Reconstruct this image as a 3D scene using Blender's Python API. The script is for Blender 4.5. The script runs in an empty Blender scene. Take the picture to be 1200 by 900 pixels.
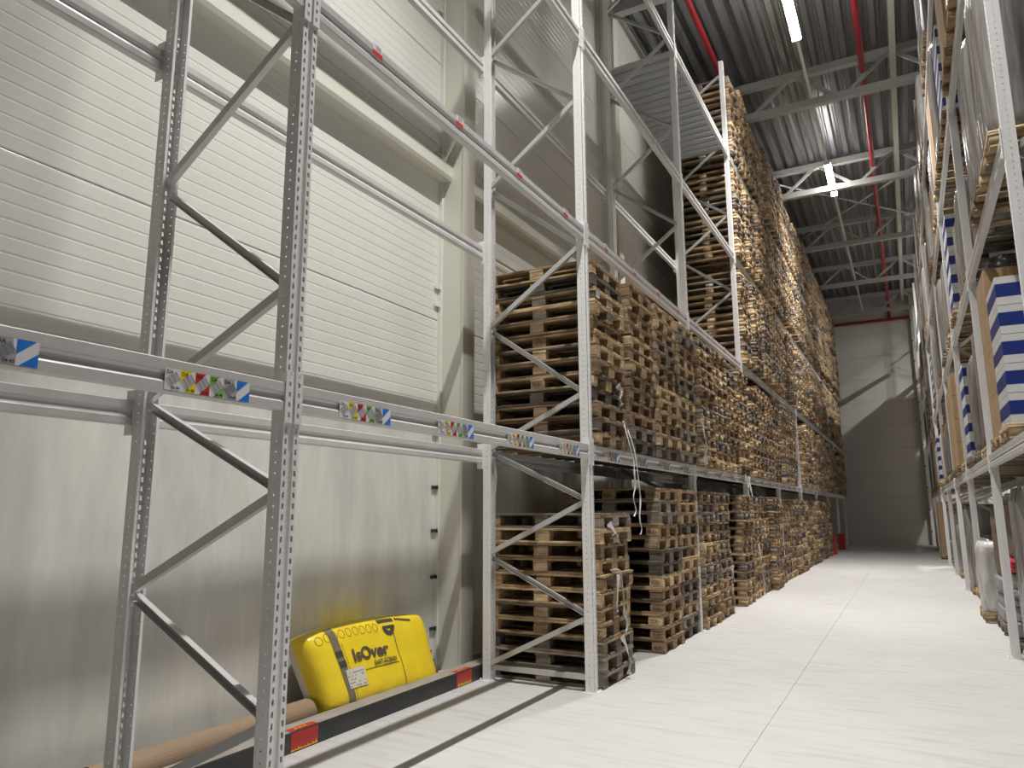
import bpy, math, random
import numpy as np
from mathutils import Matrix, Vector
random.seed(11); RNG = np.random.RandomState(5)
sc = bpy.context.scene
COL = sc.collection
R = math.radians

# ---------------------------------------------------------------- camera (fitted to the photograph), light, exposure
F_PX, PITCH, YAW, ROLL, CAM_H = 850.72, 0.1734, 0.4954, -0.0044, 1.5536
fw = Vector((-math.sin(YAW)*math.cos(PITCH), math.cos(YAW)*math.cos(PITCH), math.sin(PITCH)))
rt = Vector((math.cos(YAW), math.sin(YAW), 0)); up = rt.cross(fw)
rt2 = rt*math.cos(ROLL) + up*math.sin(ROLL); up2 = up*math.cos(ROLL) - rt*math.sin(ROLL)
cd = bpy.data.cameras.new('camera'); cam = bpy.data.objects.new('camera', cd); COL.objects.link(cam)
cd.sensor_fit = 'HORIZONTAL'; cd.sensor_width = 36; cd.lens = F_PX/1200*36; cd.clip_start = .05; cd.clip_end = 200
m = Matrix.Identity(4)
for i in range(3):
    m[i][0] = rt2[i]; m[i][1] = up2[i]; m[i][2] = -fw[i]
m.translation = (0, 0, CAM_H); cam.matrix_world = m; sc.camera = cam
w = bpy.data.worlds.new('world'); sc.world = w; w.use_nodes = True
w.node_tree.nodes['Background'].inputs[0].default_value = (.5, .55, .6, 1); w.node_tree.nodes['Background'].inputs[1].default_value = .02
sc.view_settings.view_transform = 'Standard'; sc.view_settings.look = 'None'; sc.view_settings.gamma = 1; sc.view_settings.use_curve_mapping = False
sc.view_settings.exposure = 1.03
LAMP_POWER, LAMP_SPREAD, GLOW = 158.0, R(96), 26.0
LAMP_X, LAMP_Z = -1.17, 10.60
LAMP_Y = [4.1, 12.8, 20.9]
SIDE_LAMP_X, SIDE_LAMP_Y = 4.75, [29.05]
LAMP_COL = (1, .98, .955)
for lx, ly in [(LAMP_X, y) for y in LAMP_Y]+[(SIDE_LAMP_X, y) for y in SIDE_LAMP_Y]:      # the light each linear lamp gives off, just under its diffuser
    ld = bpy.data.lights.new('lamp_light', 'AREA'); ld.shape = 'RECTANGLE'; ld.size = .07; ld.size_y = 2.2
    ld.energy = LAMP_POWER*(1 if lx < 0 else 4); ld.spread = LAMP_SPREAD if lx < 0 else R(178); ld.color = LAMP_COL
    lo = bpy.data.objects.new('lamp_light', ld); COL.objects.link(lo); lo.location = (lx, ly, LAMP_Z-.036)

# ---------------------------------------------------------------- rack geometry in metres
XF, XB, XW, XC = -2.533, -3.568, -4.33, -4.01      # front upright face, rear upright opening, wall face, column face
BAY = 3.7
def YK(k): return 2.5 + BAY*(k-1)
LV = [0, 2.155, 4.251, 6.358, 8.454]
UP_TOP = 10.37
XR = .81
def YR(j): return 5.96 + BAY*j
Y_END = 37.45; Z_ROOF = 11.5
ORD = ['zeroth', 'first', 'second', 'third', 'fourth', 'fifth', 'sixth', 'seventh', 'eighth', 'ninth', 'tenth', 'eleventh', 'twelfth', 'thirteenth', 'fourteenth', 'fifteenth']

# ---------------------------------------------------------------- materials
def mat(name, col, rough=.5, metal=0, noise=None, bump=0, spec=.5, emis=None):
    """noise = (scale xyz, second colour, low, high, detail)"""
    m = bpy.data.materials.new(name); m.use_nodes = True; nt = m.node_tree; b = nt.nodes['Principled BSDF']
    b.inputs['Base Color'].default_value = (*col, 1); b.inputs['Roughness'].default_value = rough; b.inputs['Metallic'].default_value = metal
    b.inputs['Specular IOR Level'].default_value = spec
    if noise:
        tc = nt.nodes.new('ShaderNodeTexCoord'); mp = nt.nodes.new('ShaderNodeMapping'); mp.inputs['Scale'].default_value = noise[0]
        n = nt.nodes.new('ShaderNodeTexNoise'); n.inputs['Scale'].default_value = 1; n.inputs['Detail'].default_value = noise[4]; n.inputs['Roughness'].default_value = .6
        mr = nt.nodes.new('ShaderNodeMapRange'); mr.inputs[1].default_value = noise[2]; mr.inputs[2].default_value = noise[3]
        mx = nt.nodes.new('ShaderNodeMix'); mx.data_type = 'RGBA'; mx.inputs[6].default_value = (*col, 1); mx.inputs[7].default_value = (*noise[1], 1)
        L = nt.links.new
        L(tc.outputs['Object'], mp.inputs[0]); L(mp.outputs[0], n.inputs['Vector']); L(n.outputs[0], mr.inputs[0]); L(mr.outputs[0], mx.inputs[0]); L(mx.outputs[2], b.inputs['Base Color'])
        if bump:
            bp = nt.nodes.new('ShaderNodeBump'); bp.inputs['Strength'].default_value = bump; bp.inputs['Distance'].default_value = .02
            L(n.outputs[0], bp.inputs['Height']); L(bp.outputs[0], b.inputs['Normal'])
    if emis:
        b.inputs['Emission Color'].default_value = (*emis[0], 1); b.inputs['Emission Strength'].default_value = emis[1]
    return m
M = {}
M['steel'] = mat('galvanised_steel', (.83, .825, .815), .36, .0, ((9, 9, 2), (.74, .735, .725), .35, .7, 4))
M['beam'] = mat('painted_beam', (.62, .61, .595), .38, .05, ((3, 6, 6), (.57, .56, .545), .35, .7, 3))
M['brace'] = mat('brace_steel', (.56, .56, .55), .36, .3)
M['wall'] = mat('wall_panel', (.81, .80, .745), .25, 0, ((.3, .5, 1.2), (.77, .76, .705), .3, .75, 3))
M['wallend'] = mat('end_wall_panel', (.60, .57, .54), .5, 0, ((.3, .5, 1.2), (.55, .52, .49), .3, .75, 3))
M['joint'] = mat('joint_sealant', (.10, .10, .09), .8)
M['cream'] = mat('cream_paint', (.70, .69, .60), .45)
M['concrete'] = mat('precast_concrete', (.86, .85, .79), .36, 0, ((2.6, 3.2, .8), (.62, .61, .57), .32, .70, 10), .03)
M['deck'] = mat('roof_deck', (.31, .315, .32), .28, .5, ((2, .3, 2), (.25, .255, .26), .3, .7, 3))
M['truss'] = mat('truss_paint', (.42, .43, .41), .5)
M['purlin'] = mat('purlin_paint', (.55, .53, .47), .5)
M['red'] = mat('red_pipe', (.30, .015, .022), .35)
M['lampbody'] = mat('lamp_body', (.6, .6, .58), .4)
M['lamp'] = mat('lamp_diffuser', (.9, .9, .9), .4, emis=((1, .975, .945), GLOW))
M['black'] = mat('black_steel', (.03, .03, .03), .45, 0, ((6, 2, 6), (.07, .065, .06), .4, .75, 4))
M['dust'] = mat('dusty_top', (.36, .32, .27), .8, 0, ((8, 3, 8), (.26, .23, .20), .35, .7, 5))
M['redtape'] = mat('red_tape', (.50, .035, .025), .35)
M['yeltape'] = mat('yellow_print', (.85, .50, .02), .4)
M['tube'] = mat('cardboard_tube', (.33, .235, .15), .75, 0, ((4, .8, 4), (.26, .18, .11), .35, .7, 4))
M['card'] = mat('cardboard', (.40, .27, .15), .75, 0, ((2, 2, 2), (.34, .225, .12), .35, .7, 3))
M['white'] = mat('white_plastic', (.78, .78, .77), .45)
M['lw'] = mat('label_white', (.78, .78, .80), .45); M['ly'] = mat('label_yellow', (.85, .70, .0), .45); M['lr'] = mat('label_red', (.62, .03, .03), .45)
M['lg'] = mat('label_green', (.22, .50, .07), .45); M['lgr'] = mat('label_grey', (.40, .39, .42), .45); M['lb'] = mat('label_blue', (.015, .20, .72), .4)
M['lk'] = mat('label_black', (.02, .02, .02), .5); M['bar'] = mat('barcode_grey', (.24, .24, .25), .5)
M['bag'] = mat('yellow_film', (.93, .71, .03), .33, 0, ((6, 6, 9), (.88, .64, .03), .35, .7, 4), .35)
M['bagw'] = mat('bag_white', (.70, .66, .55), .4)
M['bagink'] = mat('bag_ink', (.07, .065, .05), .5)
M['cable'] = mat('black_rubber', (.02, .02, .02), .5)
M['boxw'] = mat('box_white', (.62, .62, .60), .45); M['boxb'] = mat('box_blue', (.013, .032, .19), .4)
M['film'] = mat('stretch_film', (.33, .315, .30), .2, 0, ((14, 14, 1.4), (.14, .125, .11), .35, .7, 5), .7)
M['filmw'] = mat('white_film', (.66, .65, .63), .25, 0, ((8, 8, 3), (.42, .40, .375), .35, .7, 5), .7)
M['darkbag'] = mat('dark_film', (.035, .035, .04), .2, 0, ((9, 9, 5), (.09, .09, .09), .4, .7, 4), .7)
M['sack'] = mat('grey_sack', (.30, .31, .32), .45, 0, ((7, 7, 7), (.22, .225, .23), .35, .7, 4), .4)
M['redbag'] = mat('red_bag', (.50, .02, .06), .45)
M['brownsack'] = mat('brown_sack', (.20, .15, .105), .7, 0, ((5, 5, 5), (.14, .10, .075), .35, .7, 4), .4)
M['lime'] = mat('lime_tape', (.55, .75, .05), .5)

def floor_mat():
    m = mat('floor_concrete', (.57, .56, .548), .42, 0, ((.6, .5, 1), (.50, .49, .475), .3, .75, 8), 0)
    nt = m.node_tree; b = nt.nodes['Principled BSDF']; L = nt.links.new
    src = b.inputs['Base Color'].links[0].from_socket
    tc = nt.nodes.new('ShaderNodeTexCoord'); mp = nt.nodes.new('ShaderNodeMapping'); mp.inputs['Scale'].default_value = (1.2, 9, 1); mp.inputs['Rotation'].default_value = (0, 0, .25)
    n = nt.nodes.new('ShaderNodeTexNoise'); n.inputs['Scale'].default_value = 1.4; n.inputs['Detail'].default_value = 8
    mr = nt.nodes.new('ShaderNodeMapRange'); mr.inputs[1].default_value = .5; mr.inputs[2].default_value = .78; mr.inputs[4].default_value = .62
    mx = nt.nodes.new('ShaderNodeMix'); mx.data_type = 'RGBA'; mx.inputs[7].default_value = (.40, .36, .31, 1)
    L(tc.outputs['Object'], mp.inputs[0]); L(mp.outputs[0], n.inputs['Vector']); L(n.outputs[0], mr.inputs[0]); L(mr.outputs[0], mx.inputs[0]); L(src, mx.inputs[6]); L(mx.outputs[2], b.inputs['Base Color'])
    r2 = nt.nodes.new('ShaderNodeMapRange'); r2.inputs[3].default_value = .58; r2.inputs[4].default_value = .8
    L(n.outputs[0], r2.inputs[0]); L(r2.outputs[0], b.inputs['Roughness'])
    return m
M['floor'] = floor_mat()

def wood_mat(name, use_attr):
    m = bpy.data.materials.new(name); m.use_nodes = True; nt = m.node_tree; b = nt.nodes['Principled BSDF']; L = nt.links.new
    b.inputs['Roughness'].default_value = .75; b.inputs['Specular IOR Level'].default_value = .3
    if use_attr:
        a = nt.nodes.new('ShaderNodeAttribute'); a.attribute_name = 'tint'; cs = a.outputs['Color']
    else:
        a = nt.nodes.new('ShaderNodeObjectInfo'); cs = a.outputs['Color']
    g = nt.nodes.new('ShaderNodeNewGeometry')
    mp = nt.nodes.new('ShaderNodeMapping'); mp.inputs['Scale'].default_value = (5, 14, 34)
    n = nt.nodes.new('ShaderNodeTexNoise'); n.inputs['Scale'].default_value = 1; n.inputs['Detail'].default_value = 5; n.inputs['Roughness'].default_value = .65
    mr = nt.nodes.new('ShaderNodeMapRange'); mr.inputs[1].default_value = .25; mr.inputs[2].default_value = .75; mr.inputs[3].default_value = .38; mr.inputs[4].default_value = 1.42
    mx = nt.nodes.new('ShaderNodeMix'); mx.data_type = 'RGBA'; mx.blend_type = 'MULTIPLY'; mx.inputs[0].default_value = 1
    L(g.outputs['Position'], mp.inputs[0]); L(mp.outputs[0], n.inputs['Vector']); L(n.outputs[0], mr.inputs[0])
    L(cs, mx.inputs[6]); L(mr.outputs[0], mx.inputs[7]); L(mx.outputs[2], b.inputs['Base Color'])
    bp = nt.nodes.new('ShaderNodeBump'); bp.inputs['Strength'].default_value = .35; bp.inputs['Distance'].default_value = .01
    L(n.outputs[0], bp.inputs['Height']); L(bp.outputs[0], b.inputs['Normal'])
    return m
M['wood_obj'] = wood_mat('pallet_wood_single', False)
M['wood_attr'] = wood_mat('pallet_wood', True)

# ---------------------------------------------------------------- mesh helpers
class MB:
    def __init__(s): s.v = []; s.f = []; s.mi = []; s.cur = 0
    def add(s, vs, fs):
        o = len(s.v); s.v += [tuple(p) for p in vs]; s.f += [tuple(i+o for i in f) for f in fs]; s.mi += [s.cur]*len(fs); return s
    def box(s, a, b):
        (x0, y0, z0), (x1, y1, z1) = a, b
        return s.add([(x0,y0,z0),(x1,y0,z0),(x1,y1,z0),(x0,y1,z0),(x0,y0,z1),(x1,y0,z1),(x1,y1,z1),(x0,y1,z1)],
                     [(0,3,2,1),(4,5,6,7),(0,1,5,4),(1,2,6,5),(2,3,7,6),(3,0,4,7)])
    def bar(s, a, b, wu, wv, side=(0, 1, 0)):
        """rectangular bar from a to b; wu along 'side', wv across"""
        a = Vector(a); b = Vector(b); d = (b-a).normalized(); u = Vector(side); u = (u - d*u.dot(d)).normalized(); v = d.cross(u)
        vs = [p + u*i*wu/2 + v*j*wv/2 for p in (a, b) for i, j in ((-1,-1),(1,-1),(1,1),(-1,1))]
        return s.add(vs, [(0,3,2,1),(4,5,6,7),(0,1,5,4),(1,2,6,5),(2,3,7,6),(3,0,4,7)])
    def tube(s, a, b, r, n=12, caps=True):
        a = Vector(a); b = Vector(b); d = (b-a).normalized(); u = d.orthogonal().normalized(); v = d.cross(u)
        vs = [p + (u*math.cos(t)+v*math.sin(t))*r for p in (a, b) for t in [2*math.pi*i/n for i in range(n)]]
        fs = [(i, (i+1) % n, n+(i+1) % n, n+i) for i in range(n)]
        if caps: fs += [tuple(range(n-1, -1, -1)), tuple(range(n, 2*n))]
        return s.add(vs, fs)
    def prism_y(s, prof, y0, y1, closed=True):
        """profile of (x,z) points extruded along y"""
        n = len(prof); vs = [(x, y, z) for y in (y0, y1) for x, z in prof]
        fs = [(i, (i+1) % n, n+(i+1) % n, n+i) for i in range(n if closed else n-1)]
        if closed: fs += [tuple(range(n-1, -1, -1)), tuple(range(n, 2*n))]
        return s.add(vs, fs)
    def quad(s, *p): return s.add(p, [tuple(range(len(p)))])
    def mesh(s, name, mats, smooth=False):
        me = bpy.data.meshes.new(name); me.from_pydata(s.v, [], s.f)
        for mm in (mats if isinstance(mats, (list, tuple)) else [mats]): me.materials.append(mm)
        if any(s.mi): me.polygons.foreach_set('material_index', s.mi)
        if smooth: me.polygons.foreach_set('use_smooth', [True]*len(s.f))
        me.update(); return me
    def build(s, name, mats, parent=None, loc=None, smooth=False): return link(name, s.mesh(name, mats, smooth), parent, loc)
def link(name, me, parent=None, loc=None, rz=0):
    o = bpy.data.objects.new(name, me); COL.objects.link(o)
    if parent: o.parent = parent
    if loc is not None: o.location = loc
    if rz: o.rotation_euler.z = rz
    return o
def thing(name, label, cat, loc=(0, 0, 0), rz=0, group=None):
    o = bpy.data.objects.new(name, None); COL.objects.link(o); o.location = loc; o.rotation_euler.z = rz; o.empty_display_size = .1
    return tag(o, label, cat, group)
def tag(o, label, cat, group=None):
    o['label'] = label; o['category'] = cat
    if group: o['group'] = group
    return o
def struct(o, label=None, cat=None):
    o['kind'] = 'structure'
    if label: o['label'] = label
    if cat: o['category'] = cat
    return o
def text_geo(txt, size, bold=0.0):
    """(verts2d, faces) of a line of text, origin at its lower left"""
    c = bpy.data.curves.new('lettering', 'FONT'); c.body = txt; c.size = size; c.offset = bold; c.resolution_u = 3
    o = bpy.data.objects.new('lettering', c); COL.objects.link(o); bpy.context.view_layer.update()
    dg = bpy.context.evaluated_depsgraph_get(); me = o.evaluated_get(dg).to_mesh()
    v = [(p.co.x, p.co.y) for p in me.vertices]; f = [tuple(p.vertices) for p in me.polygons]
    o.evaluated_get(dg).to_mesh_clear(); bpy.data.objects.remove(o); bpy.data.curves.remove(c)
    return v, f

# ================================================================ THE SETTING
# floor: two slabs with the saw cut between them
fl = MB().box((-5.2, -7, -.25), (9.6, 38.2, -.03)).build('floor', M['joint']); struct(fl, 'pale polished concrete warehouse floor with a long saw cut', 'floor')
XCUT = -1.06
MB().box((-5.0, -6.9, -.03), (XCUT-.0012, 38, 0)).build('slab', M['floor'], fl)
MB().box((XCUT+.0012, -6.9, -.03), (9.5, 38, 0)).build('slab', M['floor'], fl)

# left wall: backing, precast plinth panels, ribbed sandwich panels, one set per column bay
COLS = [1.45+5.0*i for i in range(-1, 8)]           # column centres along y
wl = MB().box((-4.75, -7, 0), (-4.45, 38, 12.0)).build('wall_left', M['joint']); struct(wl, 'long left wall of cream ribbed panels above grey concrete plinth', 'wall')
PZ = [2.50, 2.57+1.017] + [3.587+1.017*i for i in range(1, 9)]
def ribbed_panel(h, ln):
    pr = [(-.12, .004), (-.004, .004)]
    n = max(1, round((h-.02)/.1)); p = (h-.012)/n
    for i in range(n):
        z = .006 + i*p
        pr += [(0, z+.004), (0, z+p-.014), (-.002, z+p-.011), (-.002, z+p-.003)]
    pr += [(-.004, h-.004), (-.12, h-.004)]
    return MB().prism_y(pr, 0, ln)
ribs = {}
for ci, cy in enumerate(COLS):
    y0, y1 = cy+.10, cy+4.9
    if y1 > 37.4: y1 = 37.4
    for zi in range(len(PZ)-1):
        h = PZ[zi+1]-PZ[zi]; key = (round(h, 3), round(y1-y0, 2))
        if key not in ribs: ribs[key] = ribbed_panel(h, y1-y0).mesh('panel', M['wall'])
        link('panel', ribs[key], wl, (XW, y0, PZ[zi]))
    MB().box((XW-.12, y0, .004), (XW, y1, PZ[0]-.02)).build('plinth_panel', M['concrete'], wl)
# end wall
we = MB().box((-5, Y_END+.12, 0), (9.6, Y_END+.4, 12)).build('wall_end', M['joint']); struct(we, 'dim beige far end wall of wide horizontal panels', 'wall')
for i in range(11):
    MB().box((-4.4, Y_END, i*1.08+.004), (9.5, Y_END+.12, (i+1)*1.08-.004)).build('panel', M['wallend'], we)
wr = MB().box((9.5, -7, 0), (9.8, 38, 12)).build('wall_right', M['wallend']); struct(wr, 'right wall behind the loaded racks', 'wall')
wb = MB().box((-5, -7.2, 0), (9.8, -6.9, 12)).build('wall_back', mat('back_wall_panel', (.36, .34, .32), .6)); struct(wb, 'wall behind the camera', 'wall')

# columns along the left wall with their clasps, and one on the end wall
def clasp(parent, x, y, z):
    c = MB().box((x, y-.005, z-.012), (x+.03, y+.06, z+.012)).box((x+.004, y-.075, z-.016), (x+.022, y-.005, z+.016)).box((x+.03, y-.02, z-.02), (x+.038, y+.03, z+.02))
    return c.build('clasp', M['black'] if z < 2 else M['steel'], parent)
for ci, cy in enumerate(COLS):
    b = MB(); b.box((XW-.1, cy-.10, 0), (XC-.02, cy+.10, 11.6))
    c = b.build('steel_column', M['cream']); struct(c, 'cream clad steel column standing against the left wall, %s from the camera end' % ORD[ci+1], 'column')
    MB().box((XC-.02, cy-.115, 0), (XC, cy+.115, 11.6)).build('flange', M['cream'], c)
    MB().box((XW, cy-.13, 0), (XW+.045, cy-.10, 11.6)).build('edge_trim', M['wall'], c)
    for z in (.40, .90, 1.36, 1.80, 2.35, 3.75, 3.95, 5.5, 5.75, 7.3, 7.5): clasp(c, XW+.002, cy-.13, z)
c = MB().box((.72, Y_END-.28, 0), (1.06, Y_END-.02, 11.3)).build('steel_column', M['wallend']); struct(c, 'white column at the right of the end wall', 'column')
for z in np.arange(.6, 11, .95): MB().box((.70, Y_END-.31, z-.03), (.76, Y_END-.28, z+.03)).build('clasp', M['black'], c)
# wall rail at mid height
p = MB().prism_y([(-4.33, 5.17), (-4.33, 5.34), (-4.17, 5.34), (-4.17, 5.21), (-4.185, 5.17)], -6.9, 37.4).build('wall_rail', M['cream']); struct(p, 'cream horizontal steel rail fixed along the left wall', 'rail')

# ceiling deck
prof = []; x = -5.0
while x < 9.6:
    prof += [(x, Z_ROOF), (x+.11, Z_ROOF), (x+.15, Z_ROOF+.13), (x+.205, Z_ROOF+.13), (x+.215, Z_ROOF+.115), (x+.225, Z_ROOF+.13), (x+.26, Z_ROOF+.13)]; x += .30
b = MB().prism_y(prof, -7, 38, closed=False); b.box((-5, -7, Z_ROOF+.2), (9.6, 38, Z_ROOF+.3))
struct(b.build('ceiling', M['deck']), 'grey corrugated steel roof deck seen from below', 'ceiling')
# trusses
for ti, cy in enumerate(COLS):
    t = thing('roof_truss', 'grey tubular roof truss, %s from the camera end' % ORD[ti+1], 'truss', (0, cy, 0)); struct(t)
    MB().box((-4.4, -.08, 11.26), (9.5, .08, 11.42)).build('upper_chord', M['truss'], t)
    MB().box((-4.4, -.08, 10.50), (9.5, .08, 10.66)).build('lower_chord', M['truss'], t)
    xs = -4.55
    k = 0
    while xs < 8.5:
        a, c2 = (xs+.08, 0, 10.6), (xs+1.0-.06, 0, 11.3)
        MB().bar(a, c2, .07, .07).build('diagonal', M['truss'], t)
        MB().bar((xs+1.0+.06, 0, 11.3), (xs+2.0-.08, 0, 10.6), .07, .07).build('diagonal', M['truss'], t)
        xs += 2.0
# roof cross bracing and lengthwise tie
tie = MB().box((.43, -6.9, 11.10), (.55, 37.4, 11.22)).build('roof_tie', M['purlin']); struct(tie, 'beige steel tie running lengthwise under the roof', 'tie')
for (ya, yb, xa, xb_) in ((26.45, 21.45, -2.6, 1.4), (21.45, 26.45, -2.6, 1.4)):
    o = MB().tube((xa, ya, 11.0), (xb_, yb, 11.0), .03, 8).build('roof_brace', M['truss']); struct(o, 'thin diagonal roof brace between trusses', 'brace')

# ================================================================ PIPES AND LAMPS
def pipe(name, label, pts, r, mt):
    b = MB()
    for a, c in zip(pts[:-1], pts[1:]): b.tube(a, c, r, 14)
    return tag(b.build(name, mt, smooth=False), label, 'pipe')
mp_ = pipe('sprinkler_pipe', 'red sprinkler main under the roof above the aisle, turning down the end wall', [(-.11, -6.8, 11.0), (-.11, Y_END-.12, 11.0), (-.11, Y_END-.12, 10.32)], .065, M['red'])
for cy in COLS: MB().box((-.185, cy-.09, 10.93), (-.035, cy+.09, 11.08)).box((-.12, cy-.01, 11.08), (-.10, cy+.01, 11.3)).build('pipe_clamp', M['truss'], mp_)
pipe('sprinkler_pipe', 'red sprinkler pipe under the roof above the left rack', [(-2.87, -6.8, 11.0), (-2.87, 37.2, 11.0)], .06, M['red'])
pipe('sprinkler_pipe', 'red horizontal pipe crossing the end wall high up', [(-4.0, Y_END-.12, 10.30), (1.05, Y_END-.12, 10.30)], .065, M['red'])
tr = MB().box((LAMP_X-.03, -6.8, LAMP_Z+.05), (LAMP_X+.03, 37.2, LAMP_Z+.10)); tag(tr.build('lighting_trunking', M['lampbody']), 'slim white lighting trunking running along the roof above the aisle', 'trunking')
tag(MB().box((SIDE_LAMP_X-.03, -6.8, LAMP_Z+.05), (SIDE_LAMP_X+.03, 37.2, LAMP_Z+.10)).build('lighting_trunking', M['lampbody']), 'lighting trunking above the neighbouring aisle behind the right rack', 'trunking')
def lamp(x, y, label):
    t = thing('linear_lamp', label, 'lamp', (x, y, LAMP_Z), 0, 'linear roof lamps')
    MB().box((-.07, -1.1, .0), (.07, 1.1, .049)).build('housing', M['lampbody'], t)
    MB().prism_y([(-.082, .055), (-.078, .055), (-.076, 0), (-.06, -.03), (.06, -.03), (.076, 0), (.078, .055), (.082, .055), (.08, -.005), (.062, -.034), (-.062, -.034), (-.08, -.005)], -1.1, 1.1).build('diffuser', M['lamp'], t)
    for s in (-1, 1): MB().box((-.085, s*1.12-.02, -.036), (.085, s*1.12+.02, .049)).build('end_cap', M['lampbody'], t)
for i, y in enumerate(LAMP_Y):
    lamp(LAMP_X, y, ['lit linear lamp overhead above the nearest aisle part', 'bright linear lamp at the top edge of the picture', 'glowing linear lamp further down the aisle by the second visible truss'][i])
for i, y in enumerate(SIDE_LAMP_Y): lamp(SIDE_LAMP_X, y, 'lit linear lamp above the neighbouring aisle, %s along' % ORD[i+1])

# ================================================================ RACKS
def upright_mesh():
    """open omega section with two slot columns on its face and small holes on its flanges; face at x=0 looking to +x, bottom at z=0"""
    b = MB(); H = UP_TOP; pitch = .05; n = int(H/pitch)
    path = [(-.034, -.08), (-.05, -.08), (-.05, 0), (-.017, 0), (-.011, -.011), (.011, -.011), (.017, 0), (.05, 0), (.05, -.08), (.034, -.08)]
    holes = {1: ('r', .008, .008), 2: ('s', .0125, .025), 6: ('s', .0125, .025), 7: ('r', .008, .008)}
    for i in range(len(path)-1):
        (ya, xa), (yb, xb_) = path[i], path[i+1]
        def P(u, z): return (xa+(xb_-xa)*u, ya+(yb-ya)*u, z)
        L = math.hypot(xb_-xa, yb-ya)
        if i not in holes:
            b.quad(P(0, 0), P(1, 0), P(1, H), P(0, H)); continue
        kind, hw, hh = holes[i]
        c = .5; sk = .0
        if kind == 's': sk = .10*(1 if i == 2 else -1)
        ul, ur = c-hw/2/L, c+hw/2/L
        ul2, ur2 = ul+sk, ur+sk*.3
        b.quad(P(0, 0), P(min(ul, ul2), 0), P(min(ul, ul2), H), P(0, H)); b.quad(P(max(ur, ur2), 0), P(1, 0), P(1, H), P(max(ur, ur2), H))
        lo, hi = min(ul, ul2), max(ur, ur2)
        for k in range(n):
            z0 = k*pitch; zt = H if k == n-1 else z0+pitch
            za, zb = z0+(pitch-hh)/2, z0+(pitch+hh)/2
            b.quad(P(lo, z0), P(hi, z0), P(hi, za), P(lo, za)); b.quad(P(lo, zb), P(hi, zb), P(hi, zt), P(lo, zt))
            if kind == 's':
                b.quad(P(lo, za), P(ul, za), P(ul2, zb), P(lo, zb)); b.quad(P(ur, za), P(hi, za), P(hi, zb), P(ur2, zb))
    return b.mesh('upright', M['steel'])
UPR = upright_mesh()
BPL = MB().box((-.10, -.075, 0), (.035, .075, .006)).tube((.02, .05, 0), (.02, .05, .02), .009, 6).tube((.02, -.05, 0), (.02, -.05, .02), .009, 6).mesh('base_plate', M['steel'])
ZB = [.13, .63, 1.14, 1.645, 2.14, 2.64, 3.37, 4.08, 4.88, 5.62, 6.40, 7.15, 7.90, 8.65, 9.40, 10.10]
def cbar(a, b, w=.045, d=.034, flip=1):
    """open C brace seen from the side"""
    a = Vector(a); b = Vector(b); dr = (b-a).normalized(); u = Vector((0, 1, 0)); v = dr.cross(u)
    m_ = MB(); t = .003
    m_.bar(a-u*d/2*flip, b-u*d/2*flip, t, w, u); m_.bar(a+v*(w/2-t/2), b+v*(w/2-t/2), d, t, u); m_.bar(a-v*(w/2-t/2), b-v*(w/2-t/2), d, t, u)
    return m_
br_cache = []
D_IN, D_OUT = -.085, -(XF-XB)-.02
for i in range(len(ZB)-1):
    xa, xb_ = (D_OUT, D_IN) if i % 2 == 0 else (D_IN, D_OUT)
    s = -.012 if i % 2 == 0 else .012
    br_cache.append(cbar((xa, s, ZB[i]+.02), (xb_, s, ZB[i+1]-.02), flip=1 if i % 2 == 0 else -1).mesh('brace', M['brace']))
br_cache.append(cbar((D_OUT, 0, .12), (D_IN, 0, .12)).mesh('brace', M['brace']))
def frame(label, loc, rz, group, full=True):
    t = thing('rack_upright_frame', label, 'rack frame', loc, rz, group)
    link('upright', UPR, t, (0, 0, .006)); link('base_plate', BPL, t)
    if full:
        o = link('upright', UPR, t, (-(XF-XB)-.08, 0, .006)); o.rotation_euler.z = math.pi
        o = link('base_plate', BPL, t, (-(XF-XB)-.08, 0, 0)); o.rotation_euler.z = math.pi
        for me in br_cache: link('brace', me, t)
    return t
NAMES_L = {0: 'grey steel rack frame behind the camera on the left', 1: 'nearest grey steel rack frame, standing before the yellow bag'}
for k in range(0, 11):
    frame(NAMES_L.get(k, 'grey steel rack frame of the left rack, %s upright from the camera' % ORD[k]), (XF, YK(k), 0), 0, 'left rack frames', k <= 5)
for j in range(0, 9):
    frame('grey steel rack frame of the right rack, %s upright along it' % ORD[j+1], (XR, YR(j), 0), math.pi, 'right rack frames')

# beams: box section with a stepped groove on its face (face looks to +x at x=0, top at z=0)
def beam_mesh(ln):
    h = .135
    pr = [(-.05, -h), (-.004, -h), (0, -h+.006), (0, -.095), (-.006, -.088), (-.012, -.072), (-.012, -.062), (-.002, -.052), (0, -.046), (0, -.004), (-.004, 0), (-.05, 0)]
    return MB().prism_y(pr, 0, ln).mesh('profile', M['beam'])
BM = beam_mesh(BAY-.10)
def conn(side):
    b = MB(); s = side
    y0, y1 = sorted((0, s*.004)); b.box((-.06, y0, -.19), (.006, y1, .055))
    y0, y1 = sorted((0, -s*.042))
    # face plate on the upright with its slots left open
    yi = [y0, y0+(y1-y0)*.35, y0+(y1-y0)*.65, y1]
    b.box((.002, yi[0], -.19), (.006, yi[1], .055)); b.box((.002, yi[2], -.19), (.006, yi[3], .055))
    for q in range(5):
        z = -.19+.049*q; b.box((.002, yi[1], z), (.006, yi[2], z+.027))
    return b.mesh('connector', M['steel'])
CN = [conn(1), conn(-1)]
LBL_CACHE = {}
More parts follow.
